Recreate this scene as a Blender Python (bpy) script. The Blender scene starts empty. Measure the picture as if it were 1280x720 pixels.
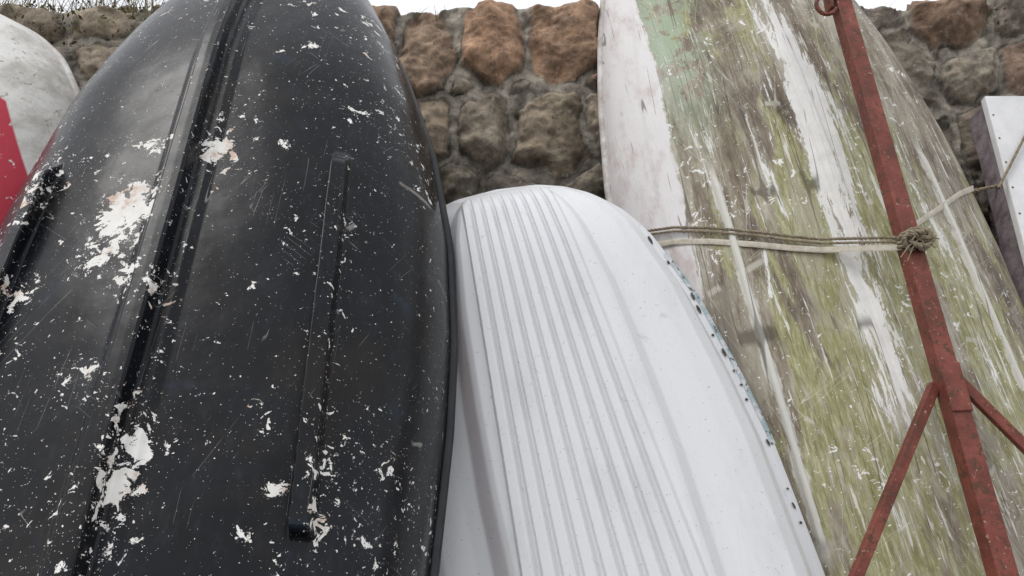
import bpy, math, random
import numpy as np
from mathutils import Vector, Matrix
random.seed(7); rng=np.random.RandomState(7)
scene=bpy.context.scene
scene.view_settings.view_transform='Standard'
scene.view_settings.look='None'
scene.view_settings.exposure=0

# ---------------------------------------------------------------- helpers
def link(o,parent=None):
    scene.collection.objects.link(o)
    if parent is not None: o.parent=parent
    return o
def empty(name,mat=None):
    e=bpy.data.objects.new(name,None); link(e)
    if mat is not None: e.matrix_world=mat
    return e
def frame(ox,oy,lean,roll,oz=0.0):
    L=math.radians(lean); r=math.radians(roll)
    V0=Vector((0,math.sin(L),math.cos(L))); U0=Vector((1,0,0)); W=Vector((0,-math.cos(L),math.sin(L)))
    U=U0*math.cos(r)-V0*math.sin(r); V=U0*math.sin(r)+V0*math.cos(r)
    return Matrix(((U.x,V.x,W.x,ox),(U.y,V.y,W.y,oy),(U.z,V.z,W.z,oz),(0,0,0,1)))
def grid_mesh(name,P,mat,parent=None,smooth=True,flip=False,cols=None):
    R,C,_=P.shape
    me=bpy.data.meshes.new(name)
    n=R*C
    idx=np.arange(n).reshape(R,C)
    a=idx[:-1,:-1].ravel();b=idx[:-1,1:].ravel();c=idx[1:,1:].ravel();d=idx[1:,:-1].ravel()
    F=np.stack([a,d,c,b] if flip else [a,b,c,d],1)
    me.vertices.add(n); me.vertices.foreach_set('co',P.reshape(-1).astype(np.float32))
    nf=len(F)
    me.loops.add(nf*4); me.loops.foreach_set('vertex_index',F.reshape(-1).astype(np.int32))
    me.polygons.add(nf)
    me.polygons.foreach_set('loop_start',(np.arange(nf)*4).astype(np.int32))
    me.polygons.foreach_set('use_smooth',np.full(nf,smooth))
    me.update(calc_edges=True); me.validate()
    if cols is not None:
        at=me.color_attributes.new(name='tint',type='FLOAT_COLOR',domain='POINT')
        cc=np.concatenate([cols.reshape(-1,cols.shape[-1]),np.ones((n,1))] if cols.shape[-1]==3 else [cols.reshape(-1,4)],1)
        at.data.foreach_set('color',cc.reshape(-1).astype(np.float32))
    me.materials.append(mat)
    o=bpy.data.objects.new(name,me); link(o,parent)
    return o
def mesh(name,vs,fs,mat,parent=None,smooth=False,bevel=0):
    me=bpy.data.meshes.new(name); me.from_pydata([tuple(v) for v in vs],[],fs); me.update()
    me.materials.append(mat)
    if smooth:
        for p in me.polygons: p.use_smooth=True
    o=bpy.data.objects.new(name,me); link(o,parent)
    if bevel:
        m=o.modifiers.new('b','BEVEL'); m.width=bevel; m.segments=2
    return o
def tube(name,pts,rad,mat,parent=None,cyclic=False,res=4,tilt=None):
    cu=bpy.data.curves.new(name,'CURVE'); cu.dimensions='3D'; cu.bevel_depth=rad; cu.bevel_resolution=res; cu.use_fill_caps=True
    sp=cu.splines.new('POLY'); sp.points.add(len(pts)-1)
    for i,p in enumerate(pts): sp.points[i].co=(p[0],p[1],p[2],1)
    sp.use_cyclic_u=cyclic; sp.use_smooth=True
    cu.materials.append(mat)
    o=bpy.data.objects.new(name,cu); link(o,parent); return o
def box_between(name,p,q,w,d,mat,parent=None,facing=Vector((0,-1,0)),bevel=0.003):
    p=Vector(p);q=Vector(q);z=(q-p).normalized(); x=z.cross(facing).normalized(); y=x.cross(z).normalized()
    vs=[]
    for e in (p,q):
        for sx,sy in((-1,-1),(1,-1),(1,1),(-1,1)): vs.append(e+x*sx*w/2+y*sy*d/2)
    fs=[(0,1,2,3),(7,6,5,4),(0,4,5,1),(1,5,6,2),(2,6,7,3),(3,7,4,0)]
    return mesh(name,vs,fs,mat,parent,bevel=bevel)
def ss(x,a,b):
    t=np.clip((x-a)/(b-a),0,1); return t*t*(3-2*t)
# numpy noise
_perm=rng.permutation(1024)
def vnoise(x,y,seed=0):
    xi=np.floor(x).astype(int);yi=np.floor(y).astype(int);fx=x-xi;fy=y-yi
    def g(ix,iy):
        h=_perm[(ix+_perm[(iy+seed*57)%1024])%1024]; a=h*(2*np.pi/1024*7.0)
        return np.cos(a),np.sin(a)
    def dot(ix,iy,dx,dy):
        gx,gy=g(ix,iy); return gx*dx+gy*dy
    u=fx**3*(fx*(fx*6-15)+10);v=fy**3*(fy*(fy*6-15)+10)
    n00=dot(xi,yi,fx,fy);n10=dot(xi+1,yi,fx-1,fy);n01=dot(xi,yi+1,fx,fy-1);n11=dot(xi+1,yi+1,fx-1,fy-1)
    return (n00*(1-u)+n10*u)*(1-v)+(n01*(1-u)+n11*u)*v
def fbm(x,y,oct=4,seed=0,rough=.5):
    s=0;a=1;f=1
    for o in range(oct):
        s=s+a*vnoise(x*f,y*f,seed+o*3);a*=rough;f*=2.03
    return s

# ---------------------------------------------------------------- material kit
class M:
    def __init__(s,name,rough=.5,spec=.5):
        s.mat=bpy.data.materials.new(name); s.mat.use_nodes=True
        s.nt=s.mat.node_tree; s.b=s.nt.nodes['Principled BSDF']
        s.b.inputs['Roughness'].default_value=rough
        s.b.inputs['Specular IOR Level'].default_value=spec
        tc=s.nt.nodes.new('ShaderNodeTexCoord'); s.obj=tc.outputs['Object']
    def put(s,sock,v):
        if isinstance(v,bpy.types.NodeSocket): s.nt.links.new(v,sock)
        elif isinstance(v,(tuple,list)) and len(v)==3 and sock.type=='RGBA': sock.default_value=(*v,1)
        else: sock.default_value=v
    def noise(s,vec,scale,detail=4,rough=.5,dist=0,out='Fac'):
        n=s.nt.nodes.new('ShaderNodeTexNoise'); s.put(n.inputs['Vector'],vec)
        n.inputs['Scale'].default_value=scale;n.inputs['Detail'].default_value=detail
        n.inputs['Roughness'].default_value=rough;n.inputs['Distortion'].default_value=dist
        return n.outputs[out]
    def map(s,vec,scale=(1,1,1),rot=(0,0,0),loc=(0,0,0)):
        n=s.nt.nodes.new('ShaderNodeMapping'); s.put(n.inputs['Vector'],vec)
        n.inputs['Scale'].default_value=scale;n.inputs['Rotation'].default_value=rot;n.inputs['Location'].default_value=loc
        return n.outputs[0]
    def m(s,op,a,b=0.0,c=0.0,clamp=False):
        n=s.nt.nodes.new('ShaderNodeMath'); n.operation=op;n.use_clamp=clamp
        s.put(n.inputs[0],a);s.put(n.inputs[1],b);s.put(n.inputs[2],c);return n.outputs[0]
    def ss(s,x,a,b,lo=0.0,hi=1.0):
        n=s.nt.nodes.new('ShaderNodeMapRange'); n.interpolation_type='SMOOTHSTEP'
        s.put(n.inputs[0],x)
        if a<b: vals=(a,b,lo,hi)
        else: vals=(b,a,hi,lo)
        for i,v in enumerate(vals): n.inputs[1+i].default_value=v
        return n.outputs[0]
    def ramp(s,f,stops,interp='LINEAR'):
        n=s.nt.nodes.new('ShaderNodeValToRGB'); n.color_ramp.interpolation=interp
        e=n.color_ramp.elements
        while len(e)<len(stops): e.new(.5)
        for i,(p,c) in enumerate(stops): e[i].position=p; e[i].color=(*c,1)
        s.put(n.inputs[0],f); return n.outputs[0]
    def mix(s,f,a,b,blend='MIX'):
        n=s.nt.nodes.new('ShaderNodeMix'); n.data_type='RGBA';n.blend_type=blend
        s.put(n.inputs[0],f);s.put(n.inputs[6],a);s.put(n.inputs[7],b);return n.outputs[2]
    def sep(s,v):
        n=s.nt.nodes.new('ShaderNodeSeparateXYZ'); s.put(n.inputs[0],v); return n.outputs
    def blob(s,vec,c,r):
        rx,ry=(r,r) if not isinstance(r,tuple) else r
        v=s.map(vec,scale=(1/rx,1/ry,0),loc=(-c[0]/rx,-c[1]/ry,0))
        n=s.nt.nodes.new('ShaderNodeVectorMath'); n.operation='LENGTH'; s.put(n.inputs[0],v)
        return s.ss(n.outputs['Value'],1.0,0.0)
    def lines(s,vec,dens,rot,w,maskscale,lo,hi,loc=(0,0,0)):
        # long, nearly straight hairline scratches broken into short lengths
        v=s.map(s.map(vec,rot=(0,0,rot),loc=loc),scale=(dens,dens*.035,0))
        n=s.noise(v,1.0,0,.0)
        d=s.m('ABSOLUTE',s.m('SUBTRACT',n,.5))
        l=s.ss(d,w,w*.3)
        k=s.ss(s.noise(s.map(vec,loc=(3.1+rot,1.7,0)),maskscale,2,.6),lo,hi)
        return s.m('MULTIPLY',l,k)
    def bump(s,h,strength=.3,dist=.01,normal=None):
        n=s.nt.nodes.new('ShaderNodeBump'); n.inputs['Strength'].default_value=strength;n.inputs['Distance'].default_value=dist
        s.put(n.inputs['Height'],h)
        if normal is not None: s.put(n.inputs['Normal'],normal)
        return n.outputs[0]
    def fin(s,col=None,rough=None,normal=None):
        if col is not None: s.put(s.b.inputs['Base Color'],col)
        if rough is not None: s.put(s.b.inputs['Roughness'],rough)
        if normal is not None: s.put(s.b.inputs['Normal'],normal)
        return s.mat

# ---------------------------------------------------------------- materials
def mat_black():
    k=M('black_flaking_paint',.4,.24); p=k.obj
    x,y,z=k.sep(p)
    n1=k.noise(p,34,6,.64,.6)
    c=k.noise(p,3.2,2,.55)
    add=k.m('MULTIPLY',k.ss(c,.42,.72),.085)
    blobs=[((-.10,1.84),(.14,.17),.25),((-.16,1.72),(.08,.08),.18),((-.065,1.67),.08,.18),((-.085,2.06),(.10,.05),.17),((.063,2.02),.07,.14),
           ((.045,1.27),(.05,.18),.12),((.233,2.45),.035,.24),((.21,2.06),.04,.2),((.288,1.216),(.03,.03),.2),((.257,1.14),.03,.2),
           ((-.30,1.67),(.09,.09),.15),((-.345,1.92),(.05,.14),.13),((-.11,1.45),(.1,.14),.07),((.02,1.62),(.05,.08),.1),((-.25,1.3),(.14,.1),.05)]
    for cc,r,a in blobs:
        add=k.m('ADD',add,k.m('MULTIPLY',k.blob(p,cc,r),a))
    keel=k.ss(k.m('ABSOLUTE',k.m('SUBTRACT',x,.045)),.06,.0)
    s1=k.ss(k.m('ABSOLUTE',k.m('SUBTRACT',k.m('ABSOLUTE',x),.365)),.04,.0)
    add=k.m('ADD',add,k.m('MULTIPLY',k.m('ADD',keel,s1),.035))
    chips=k.ss(k.m('ADD',n1,add),.676,.686)
    n2=k.noise(p,105,3,.58,.3)
    sp=k.ss(k.m('ADD',n2,k.m('MULTIPLY',add,.4)),.705,.718)
    n3=k.noise(p,290,1,.5)
    sp2=k.m('MULTIPLY',k.ss(k.m('ADD',n3,k.m('MULTIPLY',add,.5)),.765,.785),.8)
    sc=k.m('MAXIMUM',k.lines(p,30,.5,.005,7,.60,.65),k.lines(p,34,-.9,.005,7,.60,.65))
    sc=k.m('MAXIMUM',sc,k.lines(p,28,.06,.004,6,.59,.64))
    mask=k.m('MAXIMUM',k.m('MAXIMUM',chips,sp2),k.m('MAXIMUM',sp,k.m('MULTIPLY',sc,.25)))
    base=k.ramp(k.noise(p,5,5,.65,.5),[(.3,(.0018,.0023,.0036)),(.5,(.0036,.0046,.0070)),(.62,(.0075,.0092,.0128)),(.75,(.021,.023,.026))])
    base=k.mix(k.ss(k.noise(k.map(p,loc=(4,2,1)),3.1,4,.6),.54,.74),base,(.015,.0125,.0105))
    base=k.mix(k.m('MULTIPLY',k.ss(k.noise(k.map(p,loc=(7,5,1)),7,3,.6),.62,.72),.7),base,(.010,.018,.034))
    haze=k.m('MULTIPLY',k.ss(k.noise(k.map(p,scale=(1,.35,1)),60,4,.7),.5,.75),.035)
    base=k.mix(haze,base,(.25,.26,.28))
    chipc=k.ramp(k.noise(p,14,4,.7),[(.35,(.86,.85,.82)),(.56,(.78,.76,.72)),(.66,(.62,.46,.37)),(.8,(.45,.42,.40))])
    col=k.mix(mask,base,chipc)
    r=k.m('ADD',k.m('MULTIPLY',k.noise(p,7,4,.7),.32),.12)
    r=k.m('MAXIMUM',r,k.m('MULTIPLY',mask,.7))
    h=k.m('SUBTRACT',k.m('MULTIPLY',k.noise(p,9,3,.5),.7),k.m('MULTIPLY',k.ss(n1,.64,.70),.10))
    return k.fin(col,r,k.bump(h,.5,.006))
def mat_white():
    k=M('white_gelcoat',.33,.5); p=k.obj
    dirt=k.ss(k.noise(k.map(p,scale=(1,.4,1)),9,5,.65),.48,.8)
    col=k.mix(k.m('MULTIPLY',dirt,.28),(.71,.72,.735),(.42,.42,.42))
    col=k.mix(k.m('MULTIPLY',k.ss(k.noise(p,130,2,.6),.67,.73),.6),col,(.28,.26,.24))
    sc=k.m('MAXIMUM',k.lines(p,34,.3,.006,5,.54,.60),k.lines(p,40,-.7,.006,6,.54,.60))
    col=k.mix(k.m('MULTIPLY',sc,.3),col,(.35,.35,.35))
    return k.fin(col,k.m('ADD',k.m('MULTIPLY',dirt,.25),.30),k.bump(k.noise(p,10,2,.5),.15,.005))
def mat_lip():
    k=M('worn_lip_primer',.5,.4); p=k.obj
    f=k.ss(k.noise(p,22,4,.7),.42,.56)
    col=k.mix(f,(.62,.64,.66),(.34,.44,.47))
    col=k.mix(k.ss(k.noise(p,50,3,.7),.58,.64),col,(.12,.14,.14))
    return k.fin(col)
def mat_olive():
    k=M('weathered_layered_paint',.62,.3); p=k.obj
    x,y,z=k.sep(p); ax=k.m('ABSOLUTE',x)
    streak=k.noise(k.map(p,scale=(11,1.3,3)),1.0,6,.7,.5)
    big=k.noise(p,3.0,4,.6,.3); fine=k.noise(k.map(p,scale=(1,.16,1)),85,4,.72)
    f=k.m('ADD',k.m('ADD',k.m('MULTIPLY',streak,.45),k.m('MULTIPLY',big,.35)),k.m('MULTIPLY',fine,.2))
    col=k.ramp(f,[(.40,(.095,.073,.052)),(.46,(.175,.138,.098)),(.505,(.265,.228,.168)),(.55,(.39,.355,.28)),(.63,(.62,.60,.54))])
    ol=k.ramp(fine,[(.3,(.175,.168,.062)),(.5,(.315,.31,.14)),(.7,(.52,.505,.32))])
    om=k.ss(k.m('ADD',k.noise(k.map(p,scale=(5,1.1,2),loc=(2,1,0)),1,6,.72,.4),k.ss(y,2.5,1.3,-.04,.06)),.48,.54)
    col=k.mix(k.m('MULTIPLY',om,.82),col,ol)
    g=k.m('MULTIPLY',k.blob(p,(-.38,2.9),(.20,.7)),k.ss(k.noise(k.map(p,scale=(9,7,5)),1,6,.72),.44,.47))
    col=k.mix(k.m('MULTIPLY',g,.85),col,(.36,.46,.33))
    gp=k.ss(k.noise(k.map(p,scale=(4,1.4,2),loc=(9,3,0)),1.3,6,.75,.6),.53,.56)
    col=k.mix(k.m('MULTIPLY',gp,.4),col,(.42,.39,.33))
    wn=k.noise(k.map(p,scale=(15,1.9,5),loc=(1,6,0)),1.0,7,.76,.5)
    ks=k.m('MULTIPLY',k.blob(p,(.02,2.4),(.16,1.0)),.22)
    ks=k.m('ADD',ks,k.m('MULTIPLY',k.blob(p,(-.07,1.5),(.07,.6)),.14))
    ks=k.m('ADD',ks,k.m('MULTIPLY',k.ss(ax,.10,.03),.05))
    ks=k.m('ADD',ks,k.m('MULTIPLY',k.blob(p,(.30,2.0),(.09,.9)),.15))
    ks=k.m('ADD',ks,k.m('MULTIPLY',k.blob(p,(-.22,2.1),(.12,.9)),.08))
    wsum=k.m('ADD',wn,ks)
    wm=k.ss(wsum,.645,.660)
    white=k.ramp(k.noise(p,8,4,.7),[(.3,(.68,.67,.64)),(.6,(.82,.81,.79))])
    col=k.mix(k.m('MULTIPLY',k.ss(wsum,.54,.64),.18),col,(.58,.57,.54))
    # narrow sharp scrape streaks
    st2=k.noise(k.map(p,scale=(60,3.2,5)),1.0,4,.7,.2)
    scr=k.ss(k.m('ADD',st2,k.m('MULTIPLY',wsum,.30)),.79,.80)
    col=k.mix(k.m('MULTIPLY',scr,.85),col,(.70,.69,.64))
    col=k.mix(k.m('MULTIPLY',wm,.95),col,white)
    sm=k.ss(k.m('ADD',k.m('ABSOLUTE',k.m('SUBTRACT',ax,.36)),k.m('MULTIPLY',k.noise(k.map(p,scale=(1,.3,1)),30,4,.7),.04)),.036,.030)
    sm=k.m('MULTIPLY',sm,k.m('MULTIPLY',k.ss(y,1.0,1.1),k.ss(y,2.35,2.2)))
    col=k.mix(k.m('MULTIPLY',sm,.85),col,(.70,.69,.64))
    n4=k.noise(p,26,5,.68,.8)
    ch=k.ss(k.m('ADD',n4,k.m('MULTIPLY',k.ss(big,.42,.65),.09)),.68,.69)
    ch=k.m('MAXIMUM',ch,k.ss(k.noise(p,95,2,.6,.3),.69,.705))
    col=k.mix(ch,col,(.80,.79,.76))
    bn=k.m('ADD',x,k.m('MULTIPLY',k.noise(k.map(p,scale=(6,3,1)),3,5,.72),.055))
    edge=k.m('ADD',k.m('MULTIPLY',k.ss(y,1.4,3.3),.085),-.472)
    band=k.ss(k.m('SUBTRACT',bn,edge),.004,-.004)
    bc=k.mix(k.ss(k.noise(k.map(p,scale=(3,1,1)),6,5,.7),.45,.75),(.76,.74,.74),(.56,.49,.47))
    col=k.mix(band,col,bc)
    sc=k.m('MAXIMUM',k.lines(p,36,.25,.008,5,.48,.56),k.lines(p,30,-.35,.008,5,.48,.56))
    sc=k.m('MAXIMUM',sc,k.lines(p,36,1.1,.007,6,.52,.58))
    col=k.mix(k.m('MULTIPLY',sc,.5),col,(.70,.68,.62))
    ds=k.lines(p,30,.05,.018,4,.45,.52,loc=(5,5,0))
    col=k.mix(k.m('MULTIPLY',ds,.65),col,(.07,.058,.042))
    return k.fin(col,k.m('ADD',k.m('MULTIPLY',fine,.3),.42),k.bump(k.m('ADD',fine,k.m('MULTIPLY',n4,.6)),.4,.004))
def mat_leftboat():
    k=M('white_and_red_hull_paint',.45,.4); p=k.obj; x,y,z=k.sep(p)
    w=k.ramp(k.noise(p,6,5,.7),[(.35,(.45,.43,.39)),(.5,(.66,.65,.62)),(.65,(.76,.75,.73))])
    w=k.mix(k.ss(k.noise(p,30,5,.7,.5),.58,.64),w,(.35,.31,.26))
    e=k.m('ADD',y,k.m('MULTIPLY',x,.5))
    red=k.m('MULTIPLY',k.ss(e,2.81,2.80),k.ss(k.m('ADD',x,k.m('MULTIPLY',y,.42)),1.645,1.638))
    red=k.m('MULTIPLY',red,k.ss(k.noise(p,34,4,.7),.66,.63))
    return k.fin(k.mix(red,w,(.48,.022,.05)),None,k.bump(k.noise(p,40,3,.6),.3,.004))
def mat_wall():
    k=M('rubble_stone',.9,.15); p=k.obj
    at=k.nt.nodes.new('ShaderNodeAttribute'); at.attribute_name='tint'
    c=at.outputs['Color']
    n=k.noise(p,16,6,.72,.4)
    v=k.ramp(n,[(.3,(.50,.47,.44)),(.5,(1,1,1)),(.7,(1.6,1.55,1.45))])
    col=k.mix(1.0,c,v,'MULTIPLY')
    col=k.mix(k.m('MULTIPLY',k.ss(k.noise(p,5,5,.7),.55,.72),.35),col,(.09,.07,.055))
    col=k.mix(k.m('MULTIPLY',k.ss(k.noise(k.map(p,loc=(3,3,3)),20,5,.75),.58,.66),.5),col,(.42,.395,.34))
    col=k.mix(k.m('MULTIPLY',k.ss(k.noise(k.map(p,loc=(1,8,3)),60,3,.7),.61,.67),.6),col,(.05,.043,.035))
    h=k.noise(p,52,6,.72)
    return k.fin(col,None,k.bump(h,.8,.010))
def mat_simple(name,c1,c2,scale=12,rough=.6,spec=.4,bs=.3,bd=.004,metal=0):
    k=M(name,rough,spec); col=k.ramp(k.noise(k.obj,scale,5,.7),[(.35,c1),(.65,c2)])
    k.b.inputs['Metallic'].default_value=metal
    return k.fin(col,None,k.bump(k.noise(k.obj,scale*5,3,.65),bs,bd))
def mat_rust():
    k=M('rusty_red_paint',.6,.4); p=k.obj
    base=k.ramp(k.noise(p,9,5,.7),[(.35,(.11,.030,.021)),(.55,(.21,.055,.038)),(.7,(.27,.085,.060))])
    rust=k.ss(k.noise(p,38,5,.72,.5),.53,.61)
    col=k.mix(rust,base,(.095,.042,.024))
    col=k.mix(k.ss(k.noise(p,90,3,.7),.65,.69),col,(.42,.25,.19))
    return k.fin(col,None,k.bump(k.noise(p,60,5,.7),.7,.004))
MB=mat_black();MW=mat_white();MO=mat_olive();ML=mat_leftboat();MWALL=mat_wall();MR=mat_rust();MTEAL=mat_lip()
MBR=mat_simple('black_rubbing_rail',(.004,.005,.006),(.016,.018,.021),18,.3,.4)
MOR=mat_simple('old_white_rail',(.40,.36,.33),(.70,.68,.66),14,.6,.3)
MDARK=mat_simple('dark_fastener_and_hole',(.03,.028,.025),(.12,.10,.09),60,.7,.3)  # bolt metal, and the painted dark of the hole discs
MROPE=mat_simple('weathered_rope',(.18,.145,.10),(.40,.34,.25),90,.9,.1,.8,.003)
MSTRAP=mat_simple('webbing_strap',(.50,.45,.36),(.70,.66,.57),40,.85,.1,.6,.002)
MPRAM=mat_simple('white_painted_board',(.62,.62,.63),(.76,.76,.77),6,.5,.35)
MPEDGE=mat_simple('board_edge',(.13,.10,.11),(.30,.26,.28),20,.8,.2)
MGRASS=mat_simple('dry_grass',(.15,.13,.06),(.34,.29,.17),8,.8,.1)
MIVY=mat_simple('wall_plant_leaf',(.05,.07,.02),(.16,.12,.05),20,.7,.2)
MGROUND=mat_simple('concrete_hardstanding',(.13,.125,.115),(.22,.21,.195),3,.9,.2,.6,.01)

# ---------------------------------------------------------------- hull builder
def arc_s(prof,n,Bref,Dref):
    s=np.linspace(-1,1,20001); w=prof(s)*Dref; u=s*Bref
    L=np.concatenate([[0],np.cumsum(np.hypot(np.diff(u),np.diff(w)))])
    return np.interp(np.linspace(0,L[-1],n),L,s)
def smooth_table(tab,v):
    t=np.array(tab); vv=np.linspace(t[0,0],t[-1,0],1500); y=np.interp(vv,t[:,0],t[:,1])
    kw=61; ke=np.hanning(kw);ke/=ke.sum(); yp=np.pad(y,kw//2,mode='reflect',reflect_type='odd'); ys=np.convolve(yp,ke,'valid')
    m=ss(t[-1,0]-vv,0,.12); ys=ys*m+y*(1-m)
    return np.interp(v,vv,ys)
def vgrid(v0,v1,lo,hi,fine,coarse):
    a=np.arange(v0,lo,coarse);b=np.arange(lo,hi,fine);c=np.linspace(hi,v1,max(int((v1-hi)/fine),2))
    return np.unique(np.concatenate([a,b,c]))
def hull(name,fm,B,D,prof,feat,mat,v,ncol,Bref,Dref,parent):
    s=arc_s(prof,ncol,Bref,Dref)
    S,V=np.meshgrid(s,v); Bv=B(v)[:,None]; Dv=D(v)[:,None]
    U=S*Bv; W=prof(S)*Dv+feat(U,V,Bv,Dv,S)*(Dv>0)
    P=np.stack([U,V,np.maximum(W,0)],-1)
    tr=P[:1].copy(); tr[...,2]=0; P=np.concatenate([tr,P],0)
    return grid_mesh(name,P,mat,parent)
def rail(name,B,v,rad,mat,parent,out=0.0,w=0.0,step=6):
    vv=v[::step]
    if vv[-1]!=v[-1]: vv=np.append(vv,v[-1])
    b=B(vv)+out
    pts=[(-bb,x,w) for bb,x in zip(b,vv)]+[(bb,x,w) for bb,x in zip(b[::-1],vv[::-1])]
    return tube(name,pts,rad,mat,parent)

# ---- black boat
FB=frame(-.648,1.15,24,-3.0)
bb=empty('upturned_black_boat',FB)
tabB=[(0,.40),(.6,.47),(1.16,.535),(1.45,.567),(1.7,.58),(2.0,.572),(2.37,.52),(2.75,.42),(3.0,.33),(3.2,.235),(3.35,.14),(3.45,.03)]
Bb=lambda v:smooth_table(tabB,v)
Db=lambda v:.40*np.clip(1-ss(v,2.3,3.75)**1.0*.62,0,1)*np.clip(1-np.clip((v-3.0)/.45,0,1)**3,0,1)**(1/3)
def pb(s): 
    a=np.abs(s); return .9*np.clip(1-a**3.2,0,1)**(1/2.6)+.1*(1-a)
def fb(U,V,B,D,S):
    k=.044*(ss(np.abs(U),.027,.019))+.010*ss(np.abs(U),.066,.050)
    ends=ss(V,1.13,1.145)*ss(V,2.06,1.98)
    c=.343; st=.040*ss(np.abs(np.abs(U)-c),.022,.014)*ends
    wav=.003*fbm(U*4,V*3,3,3)
    return (k*ss(V,3.3,3.0)+st+wav)*ss(1-np.abs(S),.0,.1)
vB=vgrid(0,3.45,.8,3.0,.0048,.02)
hull('hull',FB,Bb,Db,pb,fb,MB,vB,560,.57,.4,bb)
rail('gunwale',Bb,vB,.016,MBR,bb,out=.004)
bpy.context.view_layer.update()

# ---- white dinghy
FW=frame(.463,1.65,17,-13.0)
wb=empty('upturned_white_dinghy',FW)
tabW=[(0,.45),(.5,.51),(.957,.53),(1.29,.535),(1.49,.52),(1.76,.483),(2.0,.415),(2.1,.36),(2.18,.28),(2.22,.21),(2.245,.13),(2.255,.0)]
VT=2.255
Bw=lambda v:smooth_table(tabW,v)
Dw=lambda v:.25*np.clip(1-np.clip((v-1.72)/(VT-1.725),0,1)**3.0,0,1)**(1/2.0)
Rw=lambda v:np.interp(v,[0,.95,1.8,2.15,2.3],[.235,.215,.160,.138,.13])
def pw(s):
    a=np.abs(s)
    y=np.interp(a,[0,.40,.43,.49,.56,.70,.82,.90,.955,.985,1.0],[1,1,.97,.80,.775,.75,.65,.51,.30,.14,0])
    return y
def pw_s(s):
    d=np.linspace(0,1.05,2101); y=pw(np.minimum(d,1)); ke=np.hanning(61);ke/=ke.sum()
    y2=np.convolve(np.pad(y,30,mode='edge'),ke,'valid'); y2=y2*ss(1-d,0,.03)+y*(1-ss(1-d,0,.03))
    return np.interp(np.abs(s),d,y2)
def fw(U,V,B,D,S):
    R=Rw(V); q=U/R
    n=9; ph=(q*.5+.5)*n
    inside=ss(1-np.abs(q),.0,.03)
    fr=ph-np.floor(ph)
    ridge=ss(fr,.0,.13)*ss(1-fr,.0,.40)
    end=ss(V,2.20,2.07)
    return .0150*ridge*inside*end*ss(1-np.abs(S),.2,.45)
vW=vgrid(0,VT,.7,2.0,.006,.02); vW=np.unique(np.concatenate([vW,VT-np.linspace(0,.5,60)**2*.5]))
hull('hull',FW,Bw,Dw,pw_s,fw,MW,vW,760,.5,.25,wb)
def outline(B,v,off):
    b=B(v); pts=np.concatenate([np.stack([-b,v],1),np.stack([b[::-1],v[::-1]],1)])
    d=np.gradient(pts,axis=0); nrm=np.stack([-d[:,1],d[:,0]],1); nrm/=np.maximum(np.linalg.norm(nrm,axis=1,keepdims=True),1e-9)
    ke=np.hanning(9);ke/=ke.sum()
    for c in range(2): nrm[:,c]=np.convolve(np.pad(nrm[:,c],4,mode='edge'),ke,'valid')
    return pts+nrm*off,nrm
vF=np.unique(np.concatenate([np.linspace(0,2.1,60),VT-np.linspace(0,.41,30)**2]))
rings=[]
for off,w in((-.004,.014),(.033,.011),(.037,.005),(.035,-.012),(.029,-.014),(-.004,-.010)):
    p,_=outline(Bw,vF,off); rings.append(np.concatenate([p,np.full((len(p),1),w)],1))
grid_mesh('flange',np.stack(rings,0),MW,wb)
p0,n0=outline(Bw,vF,.0375)
sel=[i for i in range(len(p0)) if p0[i,0]>.3 and 1.25<p0[i,1]<1.95]
P=np.stack([np.array([[p0[i,0]-n0[i,0]*.013,p0[i,1]-n0[i,1]*.013,.0132] for i in sel]),np.array([[p0[i,0]+.001,p0[i,1]+.001,.010] for i in sel]),np.array([[p0[i,0]+.001,p0[i,1]+.001,-.008] for i in sel])],0)
grid_mesh('worn_lip',P,MTEAL,wb)
vs=[];fs=[]
vcur=.98
while vcur<2.17:
    vcur+=random.choice([.045,.06,.09,.13]); v=vcur
    b=float(Bw(np.array([v]))[0])+.016+random.uniform(-.003,.006)
    r=.0046*random.uniform(.6,1.3); k0=len(vs); elg=random.choice([1.0,1.6,3.2])
    for a in range(8): vs.append((b+r*math.cos(a*math.pi/4)-.10*elg*r*math.sin(a*math.pi/4),v+elg*r*math.sin(a*math.pi/4),.0158))
    vs.append((b,v,.0164))
    for a in range(8): fs.append((k0+a,k0+(a+1)%8,k0+8))
mesh('flange_holes',vs,fs,MDARK,wb)  # dark discs on the flange, their colour standing in for shaded holes

# ---- weathered green/white boat
FR=frame(1.345,2.05,14,-8)
rb=empty('upturned_weathered_boat',FR)
tabR=[(0,.48),(1,.60),(1.6,.64),(1.95,.655),(2.4,.65),(2.8,.60),(3.1,.545),(3.37,.48),(3.6,.39),(3.8,.26),(3.92,.13),(3.96,.02)]
Br=lambda v:smooth_table(tabR,v)
Dr=lambda v:.34*np.clip(1-ss(v,2.5,4.3)*.5,0,1)*np.clip(1-np.clip((v-3.4)/.56,0,1)**3,0,1)**(1/3)
def pr(s):
    a=np.abs(s); return .82*np.clip(1-a**2.6,0,1)**(1/2.0)+.18*(1-a)
def fr_(U,V,B,D,S):
    k=.014*ss(np.abs(U),.03,.018)
    st=.014*ss(np.abs(np.abs(U)-.36),.012,.007)*ss(V,1.05,1.1)*ss(V,2.3,2.2)
    kn=.004*ss(np.abs(U)/B,.80,.83)
    wav=.003*fbm(U*4,V*3,4,9)
    return (k+st+wav)*ss(1-np.abs(S),0,.1)-kn*ss(1-np.abs(S),0,.1)
vR=vgrid(0,3.96,.8,3.4,.0065,.025)
hull('hull',FR,Br,Dr,pr,fr_,MO,vR,420,.65,.34,rb)
rail('gunwale',Br,vR,.017,MOR,rb,out=.003)

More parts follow.
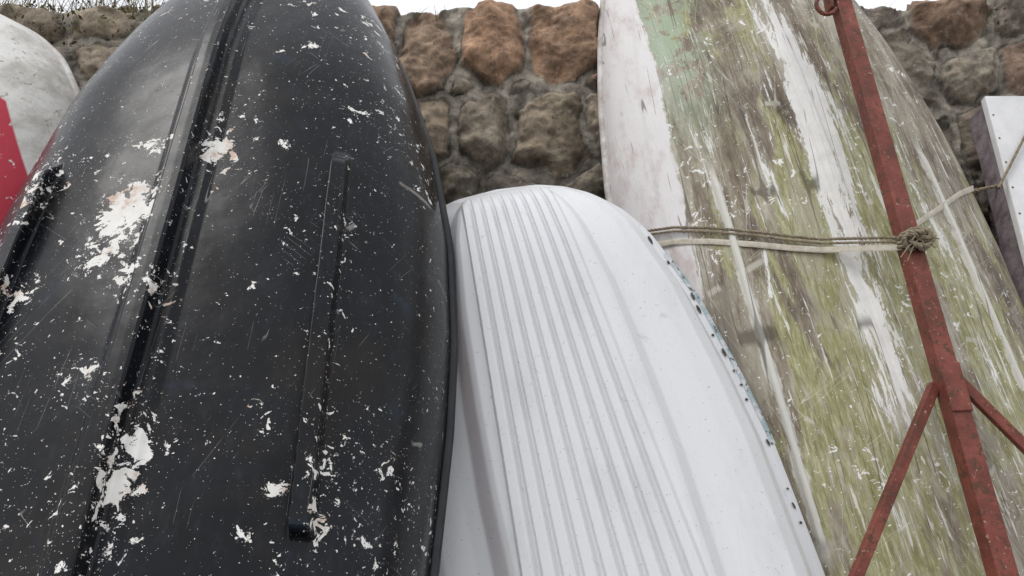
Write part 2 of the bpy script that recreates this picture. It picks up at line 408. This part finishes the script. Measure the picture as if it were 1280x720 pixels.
# ---- far-left boat
FL=frame(-2.35,1.9,15,0)
lb=empty('upturned_white_red_boat',FL)
tabL=[(0,.6),(1,.72),(2.2,.76),(2.5,.73),(2.7,.68),(2.88,.57),(3.0,.44),(3.08,.30),(3.13,.16),(3.15,0)]
Bl=lambda v:smooth_table(tabL,v)
Dl=lambda v:.36*np.clip(1-np.clip((v-2.2)/.95,0,1)**2.4,0,1)**(1/2.2)
vL=vgrid(0,3.15,1.8,3.0,.015,.05)
hull('hull',FL,Bl,Dl,pr,lambda U,V,B,D,S:.012*ss(np.abs(U),.03,.02)*ss(1-np.abs(S),0,.1),ML,vL,140,.7,.36,lb)
rail('gunwale',Bl,vL,.016,MOR,lb,step=2)

# ---- flat white pram on the right
FP=frame(1.72,1.75,18,0)
pm=empty('upturned_flat_pram',FP)
def slab(name,quad,w0,w1,mat,bev=.004):
    vs=[(u,v,w0) for u,v in quad]+[(u,v,w1) for u,v in quad]
    fs=[(3,2,1,0),(4,5,6,7),(0,1,5,4),(1,2,6,5),(2,3,7,6),(3,0,4,7)]
    return mesh(name,vs,fs,mat,pm,bevel=bev)
slab('bottom_board',[(-.22,0),(.95,0),(.90,2.715),(.072,2.715)],.0,.03,MPRAM)
slab('side_board',[(-.21,.01),(.94,.01),(.89,2.71),(.082,2.71)],-.10,-.002,MPEDGE)
vs=[];fs=[]
for i in range(14):
    v=1.3+i*.11; u=-.22+.292*v/2.715+.012; k0=len(vs)
    for a in range(8): vs.append((u+.004*math.cos(a*math.pi/4),v+.004*math.sin(a*math.pi/4),.0312))
    fs.append(tuple(range(k0,k0+8)))
mesh('fastener_holes',vs,fs,MDARK,pm)  # flat discs, darkened by colour to read as fastener holes in the board

# ---- trailer frame standing on end in front of the weathered boat
tf=empty('boat_trailer_frame')
T=Vector((1.139,2.29,2.82)); Bt=Vector((1.188,1.838,1.017))
dirp=(T-Bt).normalized()
top=T+dirp*.10; foot=Bt-dirp*(1.0/dirp.z)
def on(z): return Bt+dirp*((z-Bt.z)/dirp.z)
box_between('drawbar',foot,top,.052,.05,MR,tf)
j=on(1.49)
box_between('brace_left',j+Vector((-.03,.012,-.01)),Vector((.70,1.78,.82)),.028,.022,MR,tf)
box_between('brace_right',j+Vector((.03,.012,.01)),Vector((1.66,1.78,.86)),.028,.022,MR,tf)
box_between('axle_beam',Vector((.62,1.785,.80)),Vector((1.74,1.785,.84)),.05,.03,MR,tf)
box_between('brace_plate',on(1.41)+Vector((0,-.029,0)),on(1.54)+Vector((0,-.029,0)),.056,.006,MR,tf)
c=on(2.80)
box_between('coupling_cheek',c+Vector((-.045,-.01,-.03)),c+Vector((-.055,-.01,.11)),.012,.05,MR,tf)
tube('coupling_hook',[c+Vector((-.045+.035*math.cos(a)-.02,-.03,-.02+.035*math.sin(a))) for a in np.linspace(math.pi*.4,math.pi*1.9,14)],.007,MR,tf)
tube('coupling_bolt',[c+Vector((-.06,-.03,.05)),c+Vector((.05,-.03,.05))],.008,MDARK,tf)

# ---- ropes and straps
def rope(name,ctrl,rad,parent,sag=0.0,twist=55):
    pts=[]
    ctrl=[Vector(c) for c in ctrl]
    for i in range(len(ctrl)-1):
        n=max(int((ctrl[i+1]-ctrl[i]).length/.004),2)
        for k in range(n):
            t=k/n; p=ctrl[i].lerp(ctrl[i+1],t); p=p+Vector((0,0,-sag*4*t*(1-t))); pts.append(p)
    pts.append(ctrl[-1]); L=0
    strands=[[],[],[]]
    for i,p in enumerate(pts):
        d=(pts[min(i+1,len(pts)-1)]-pts[max(i-1,0)]).normalized()
        a=d.cross(Vector((0,.3,1))).normalized(); b=d.cross(a)
        if i: L+=(p-pts[i-1]).length
        for s in range(3):
            an=L*twist*2*math.pi/ (rad/.004) /2.2+s*2*math.pi/3
            strands[s].append(p+(a*math.cos(an)+b*math.sin(an))*rad*.55)
    cu=bpy.data.curves.new(name,'CURVE');cu.dimensions='3D';cu.bevel_depth=rad*.62;cu.bevel_resolution=2
    for st in strands:
        sp=cu.splines.new('POLY');sp.points.add(len(st)-1)
        for i,p in enumerate(st): sp.points[i].co=(*p,1)
    cu.materials.append(MROPE); o=bpy.data.objects.new(name,cu);link(o,parent);return o
def strap(name,ctrl,width,parent):
    ctrl=[Vector(c) for c in ctrl]
    rows=[]
    for i in range(len(ctrl)-1):
        for k in range(12):
            rows.append(ctrl[i].lerp(ctrl[i+1],k/12))
    rows.append(ctrl[-1])
    g=np.array([[r+Vector((0,0,width/2)),r+Vector((0,-.001,width*.25)),r+Vector((0,-.001,-width*.25)),r+Vector((0,0,-width/2))] for r in rows])
    o=grid_mesh(name,g,MSTRAP,parent,flip=True,smooth=False)
    m=o.modifiers.new('s','SOLIDIFY'); m.thickness=.0018
    return o
tie=empty('lashing_rope')
def hp(F,u,v,w): return F@Vector((u,v,w))
def hullw(B,D,prof,u,v):
    b=float(B(np.array([v]))[0]);d=float(D(np.array([v]))[0]); s=min(abs(u)/b,.9999); return float(prof(np.array([s]))[0])*d
def onR(u,v,off=.012): return hp(FR,u,v,hullw(Br,Dr,pr,u,v)+off)
ZK=1.895
K=on(ZK)+Vector((0,-.035,0))
Lp=[onR(-.645,2.15,.02),onR(-.60,2.13,.02),onR(-.52,2.10,.012),onR(-.42,2.055),onR(-.30,2.00,.014),onR(-.20,1.957,.014),onR(-.12,1.928,.016),K+Vector((-.03,.03,.0)),K]
rope('rope_upper',[p+Vector((0,0,.018)) for p in Lp[:-1]]+[K],.0042,tie)
rope('rope_lower',[p+Vector((0,-.004,.004)) for p in Lp[:-1]]+[K],.0036,tie)
strap('strap_lower',[p+Vector((0,.0,-.040+.004*i)) for i,p in enumerate(Lp[:-1])]+[K+Vector((0,.02,-.012))],.018,tie)
strap('strap_upper',[K+Vector((.0,.02,0)),onR(.14,1.93,.02),onR(.30,2.01,.014),onR(.45,2.09,.014),onR(.56,2.14,.014),onR(.64,2.18,.02)],.020,tie)
E=onR(.64,2.18,.02)
rope('rope_far',[E,E+Vector((.30,-.02,.06))],.006,tie)
rope('rope_diagonal',[hp(FP,-.02,2.28,.04),hp(FP,.30,2.72,.05),hp(FP,.42,2.86,.05)],.0045,tie)
kn=[]
for i in range(180):
    a=i/180*2*math.pi
    r=.021+.010*math.cos(5*a)
    kn.append(K+Vector((r*1.5*math.cos(3*a)+.006*math.sin(11*a),-.012+.012*math.sin(5*a),r*math.sin(3*a)+.004*math.cos(7*a))))
rope('knot',kn+[kn[0]],.006,tie,twist=70)
for i in range(9):
    d=Vector((random.uniform(-.06,.06),random.uniform(-.03,-.005),random.uniform(-.06,.03)))
    tube('frayed_end',[K+Vector((0,-.015,0)),K+d*.6+Vector((0,-.015,.006)),K+d*1.1+Vector((0,-.01,-.006))],.0018,MROPE,tie,res=1)
for dz in(-.012,.0,.013):
    c=on(ZK+dz); pts=[]
    for a in np.linspace(0,2*math.pi,33)[:-1]:
        pts.append(c+Vector((.034*np.sign(math.cos(a))*abs(math.cos(a))**.5,.034*np.sign(math.sin(a))*abs(math.sin(a))**.5,.003*math.sin(a))))
    tube('rope_turn',pts,.005,MROPE,tie,cyclic=True)

# ---------------------------------------------------------------- stone wall
def build_wall():
    yf=2.84; zt=3.115
    xs=np.concatenate([np.arange(-9,-2.6,.05),np.arange(-2.6,-1.0,.012),np.arange(-1.0,2.9,.008),np.arange(2.9,9,.05)])
    zs=np.concatenate([np.arange(0,1.6,.04),np.arange(1.6,zt,.008)])
    tops=np.arange(.0095,.5,.0125)
    X,A=np.meshgrid(xs,np.concatenate([zs,zt+tops]))
    fixed=[(-.80,2.93,0),(-.575,2.99,-.02),(-.36,2.91,.03),(-.085,2.93,.045),(.22,2.94,.05),(.48,2.97,0),(-.335,2.56,.0),(-.13,2.55,.02),(.155,2.54,.06),(.43,2.62,.02),(-.60,2.60,.03),
           (-.22,2.31,.0),(.02,2.24,.03),(.31,2.24,.0),(-.45,2.28,.03),(-.10,2.04,.0),(.2,2.0,.03),(.45,2.08,.0),(-.20,2.755,-.05),(.06,2.735,-.06),(.36,2.76,-.05)]
    seeds=list(fixed)
    z=.1
    while z<3.65:
        h=random.uniform(.22,.36) if not(2.9<z<3.3) else .32
        x=-9+random.random()*.3
        while x<9:
            w=random.uniform(.15,.46)
            px=x+w/2;pz=z+random.uniform(-.09,.09)
            if not(-.92<px<.62 and 1.95<pz<3.16): seeds.append((px,pz,random.uniform(-.04,.05)))
            x+=w
        z+=h
    seeds=np.array(seeds); ns=len(seeds)
    wx=X+.045*fbm(X*4.5,A*4.5,3,1)+.010*fbm(X*22,A*22,2,4); wz=A+.042*fbm(X*4.5,A*4.5,3,12)+.010*fbm(X*22,A*22,2,14)
    F1=np.full(X.shape,9.);F2=np.full(X.shape,9.);ID=np.zeros(X.shape,int)
    for k in range(0,X.shape[1],40):
        sl=slice(k,k+40); xa=X[0,sl].min()-.6;xb=X[0,sl].max()+.6
        for i in range(ns):
            if seeds[i,0]<xa or seeds[i,0]>xb: continue
            d=(np.abs(wx[:,sl]-seeds[i,0])**2.5+np.abs((wz[:,sl]-seeds[i,1])*.88)**2.5)**(1/2.5)-seeds[i,2]
            f1=F1[:,sl];f2=F2[:,sl];idd=ID[:,sl]
            m=d<f1
            f2[m]=f1[m];f1[m]=d[m];idd[m]=i
            m2=(~m)&(d<f2); f2[m2]=d[m2]
    e=F2-F1
    gap=.014+.040*np.clip(fbm(X*4,A*4,2,20)+.38,0,1.2)
    st=ss(e,gap,gap+.028)
    dome=ss(e,gap,gap+.14)
    r=np.random.RandomState(3)
    tx=r.uniform(-.25,.25,ns);tz=r.uniform(-.25,.25,ns);hh=r.uniform(.020,.055,ns)
    H=st*(hh[ID]+tx[ID]*(X-seeds[ID,0])+tz[ID]*(A-seeds[ID,1]))+.034*dome
    rug=fbm(X*7+ID*3.7,A*7,5,31,.50)
    q=fbm(X*4.5+ID*2.1,A*5,3,37)*4.5; fa=(np.floor(q)+ss(q-np.floor(q),.78,1.0))/4.5
    rid=1-np.abs(fbm(X*7+ID*1.3,A*9,4,41,.6))*2
    H=H+st*(.018*rug+.036*fa+.008*rid-.014)+(1-st)*.014*fbm(X*14,A*14,4,51,.6)-.004
    H+=.0028*fbm(X*50,A*50,2,61,.6)
    pal=np.array([(.29,.20,.145),(.33,.25,.185),(.27,.225,.18),(.37,.31,.24),(.23,.20,.17),(.30,.265,.215),(.27,.195,.15)])
    pc=pal[r.randint(0,len(pal),ns)]*r.uniform(.75,1.15,(ns,1))
    for i,c in enumerate([(.31,.235,.175),(.35,.25,.18),(.33,.24,.175),(.38,.245,.165),(.36,.24,.165),(.32,.24,.18),(.31,.25,.19),(.29,.25,.20),(.32,.265,.20)]): pc[i]=c
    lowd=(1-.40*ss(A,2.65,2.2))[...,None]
    vary=(1+.55*fbm(X*7,A*7,4,71,.6))[...,None]
    mort=np.array([.33,.30,.255])*(1+.8*fbm(X*12,A*12,4,81,.6))[...,None]
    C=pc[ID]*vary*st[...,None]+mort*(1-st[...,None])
    rim=np.exp(-((e-gap-.004)/.008)**2)[...,None]
    C=C*(1-.65*rim*(.4+.9*np.clip(fbm(X*6,A*6,2,95)+.5,0,1))[...,None])
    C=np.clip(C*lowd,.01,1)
    ztop=zt+.03*fbm(X*2,X*0+.3,3,91)+.02*fbm(X*9,X*0+.7,2,93)
    over=np.maximum(A-zt,0); round_=np.clip(over/.06,0,1)
    Y=yf-H*(1-round_)+over
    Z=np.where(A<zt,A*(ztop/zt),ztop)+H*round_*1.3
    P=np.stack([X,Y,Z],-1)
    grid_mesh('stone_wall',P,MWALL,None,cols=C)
build_wall()

# ---------------------------------------------------------------- dry vegetation on the wall top
def tufts(name,areas,mat,seed):
    r=random.Random(seed); vs=[];fs=[]
    for (x0,x1,n,h) in areas:
        for _ in range(n):
            cx=r.uniform(x0,x1); cy=2.9+r.uniform(-.06,.2); z=3.07
            for b in range(r.randint(6,14)):
                a=r.uniform(0,6.28); L=h*r.uniform(.4,1.1); lean=r.uniform(.1,.9); w=r.uniform(.0015,.0035)
                p=Vector((cx+r.gauss(0,.02),cy+r.gauss(0,.02),z)); d=Vector((math.cos(a)*lean,math.sin(a)*lean,1)).normalized()
                side=Vector((math.cos(a+1.57),math.sin(a+1.57),0))*w
                k=len(vs); segs=4
                for s in range(segs+1):
                    t=s/segs; q=p+d*L*t+Vector((math.cos(a),math.sin(a),-1))*L*.35*t*t*lean
                    ww=side*(1-t*.85); vs+= [q-ww,q+ww]
                for s in range(segs): fs.append((k+2*s,k+2*s+1,k+2*s+3,k+2*s+2))
    return mesh(name,vs,fs,mat)
tufts('dry_grass',[(-2.9,-1.3,150,.24),(-.6,.4,14,.09),(1.4,2.6,26,.11),(-6,-2.9,60,.15)],MGRASS,5)
def leaves(name,areas,mat,seed):
    r=random.Random(seed);vs=[];fs=[]
    for (x0,x1,y0,y1,z0,z1,n,s) in areas:
        for _ in range(n):
            c=Vector((r.uniform(x0,x1),r.uniform(y0,y1),r.uniform(z0,z1)))
            a=Vector((r.gauss(0,1),r.gauss(0,1),r.gauss(0,1))).normalized(); b=a.cross(Vector((r.gauss(0,1),r.gauss(0,1),r.gauss(0,1)))).normalized()
            L=s*r.uniform(.5,1.2); k=len(vs)
            vs+=[c-a*L,c+b*L*.45,c+a*L,c-b*L*.45]; fs.append((k,k+1,k+2,k+3))
    return mesh(name,vs,fs,mat)
leaves('wall_plant',[(-2.7,-2.2,2.76,2.95,2.98,3.20,420,.014),(-2.1,-1.8,2.76,2.95,2.93,3.16,380,.012),(-1.75,-1.45,2.76,2.95,2.98,3.17,280,.012),(1.9,2.3,2.78,2.95,3.04,3.15,140,.012)],MIVY,4)

# ---------------------------------------------------------------- ground
mesh('ground',[(-400,-400,0),(400,-400,0),(400,400,0),(-400,400,0)],[(0,1,2,3)],MGROUND)

# ---------------------------------------------------------------- light: bright overcast
el=math.radians(56); az=math.radians(238)
w=bpy.data.worlds.new('World'); scene.world=w; w.use_nodes=True; nt=w.node_tree
bg=nt.nodes['Background']; sky=nt.nodes.new('ShaderNodeTexSky'); sky.sky_type='NISHITA'; sky.sun_disc=False
sky.sun_elevation=el; sky.sun_rotation=az; sky.dust_density=3; sky.air_density=1.0
mx=nt.nodes.new('ShaderNodeMix'); mx.data_type='RGBA'; mx.inputs[0].default_value=.82
tc=nt.nodes.new('ShaderNodeTexCoord'); cn=nt.nodes.new('ShaderNodeTexNoise'); cn.inputs['Scale'].default_value=2.2; cn.inputs['Detail'].default_value=4
cr=nt.nodes.new('ShaderNodeValToRGB'); cr.color_ramp.elements[0].position=.3; cr.color_ramp.elements[0].color=(.80,.82,.86,1); cr.color_ramp.elements[1].position=.7; cr.color_ramp.elements[1].color=(1,1,1,1)
sc=nt.nodes.new('ShaderNodeVectorMath'); sc.operation='SCALE'; sc.inputs['Scale'].default_value=11.0
nt.links.new(tc.outputs['Generated'],cn.inputs['Vector']); nt.links.new(cn.outputs['Fac'],cr.inputs[0]); nt.links.new(cr.outputs[0],sc.inputs[0])
nt.links.new(sky.outputs[0],mx.inputs[6]); nt.links.new(sc.outputs[0],mx.inputs[7])
nt.links.new(mx.outputs[2],bg.inputs['Color']); bg.inputs['Strength'].default_value=.12
sl=bpy.data.lights.new('sun','SUN'); sl.energy=1.1; sl.angle=math.radians(24); sl.color=(1,.98,.95)
so=bpy.data.objects.new('sun',sl); link(so)
S=Vector((math.sin(az)*math.cos(el),math.cos(az)*math.cos(el),math.sin(el)))
so.rotation_euler=S.to_track_quat('Z','Y').to_euler(); so.location=(0,0,10)

# ---------------------------------------------------------------- camera
cd=bpy.data.cameras.new('camera'); cd.sensor_width=36; cd.lens=36*900/1280; cd.clip_end=2000; cd.clip_start=.05
co=bpy.data.objects.new('camera',cd); link(co); co.location=(0,0,1.4); co.rotation_euler=(math.radians(100),0,0)
scene.camera=co
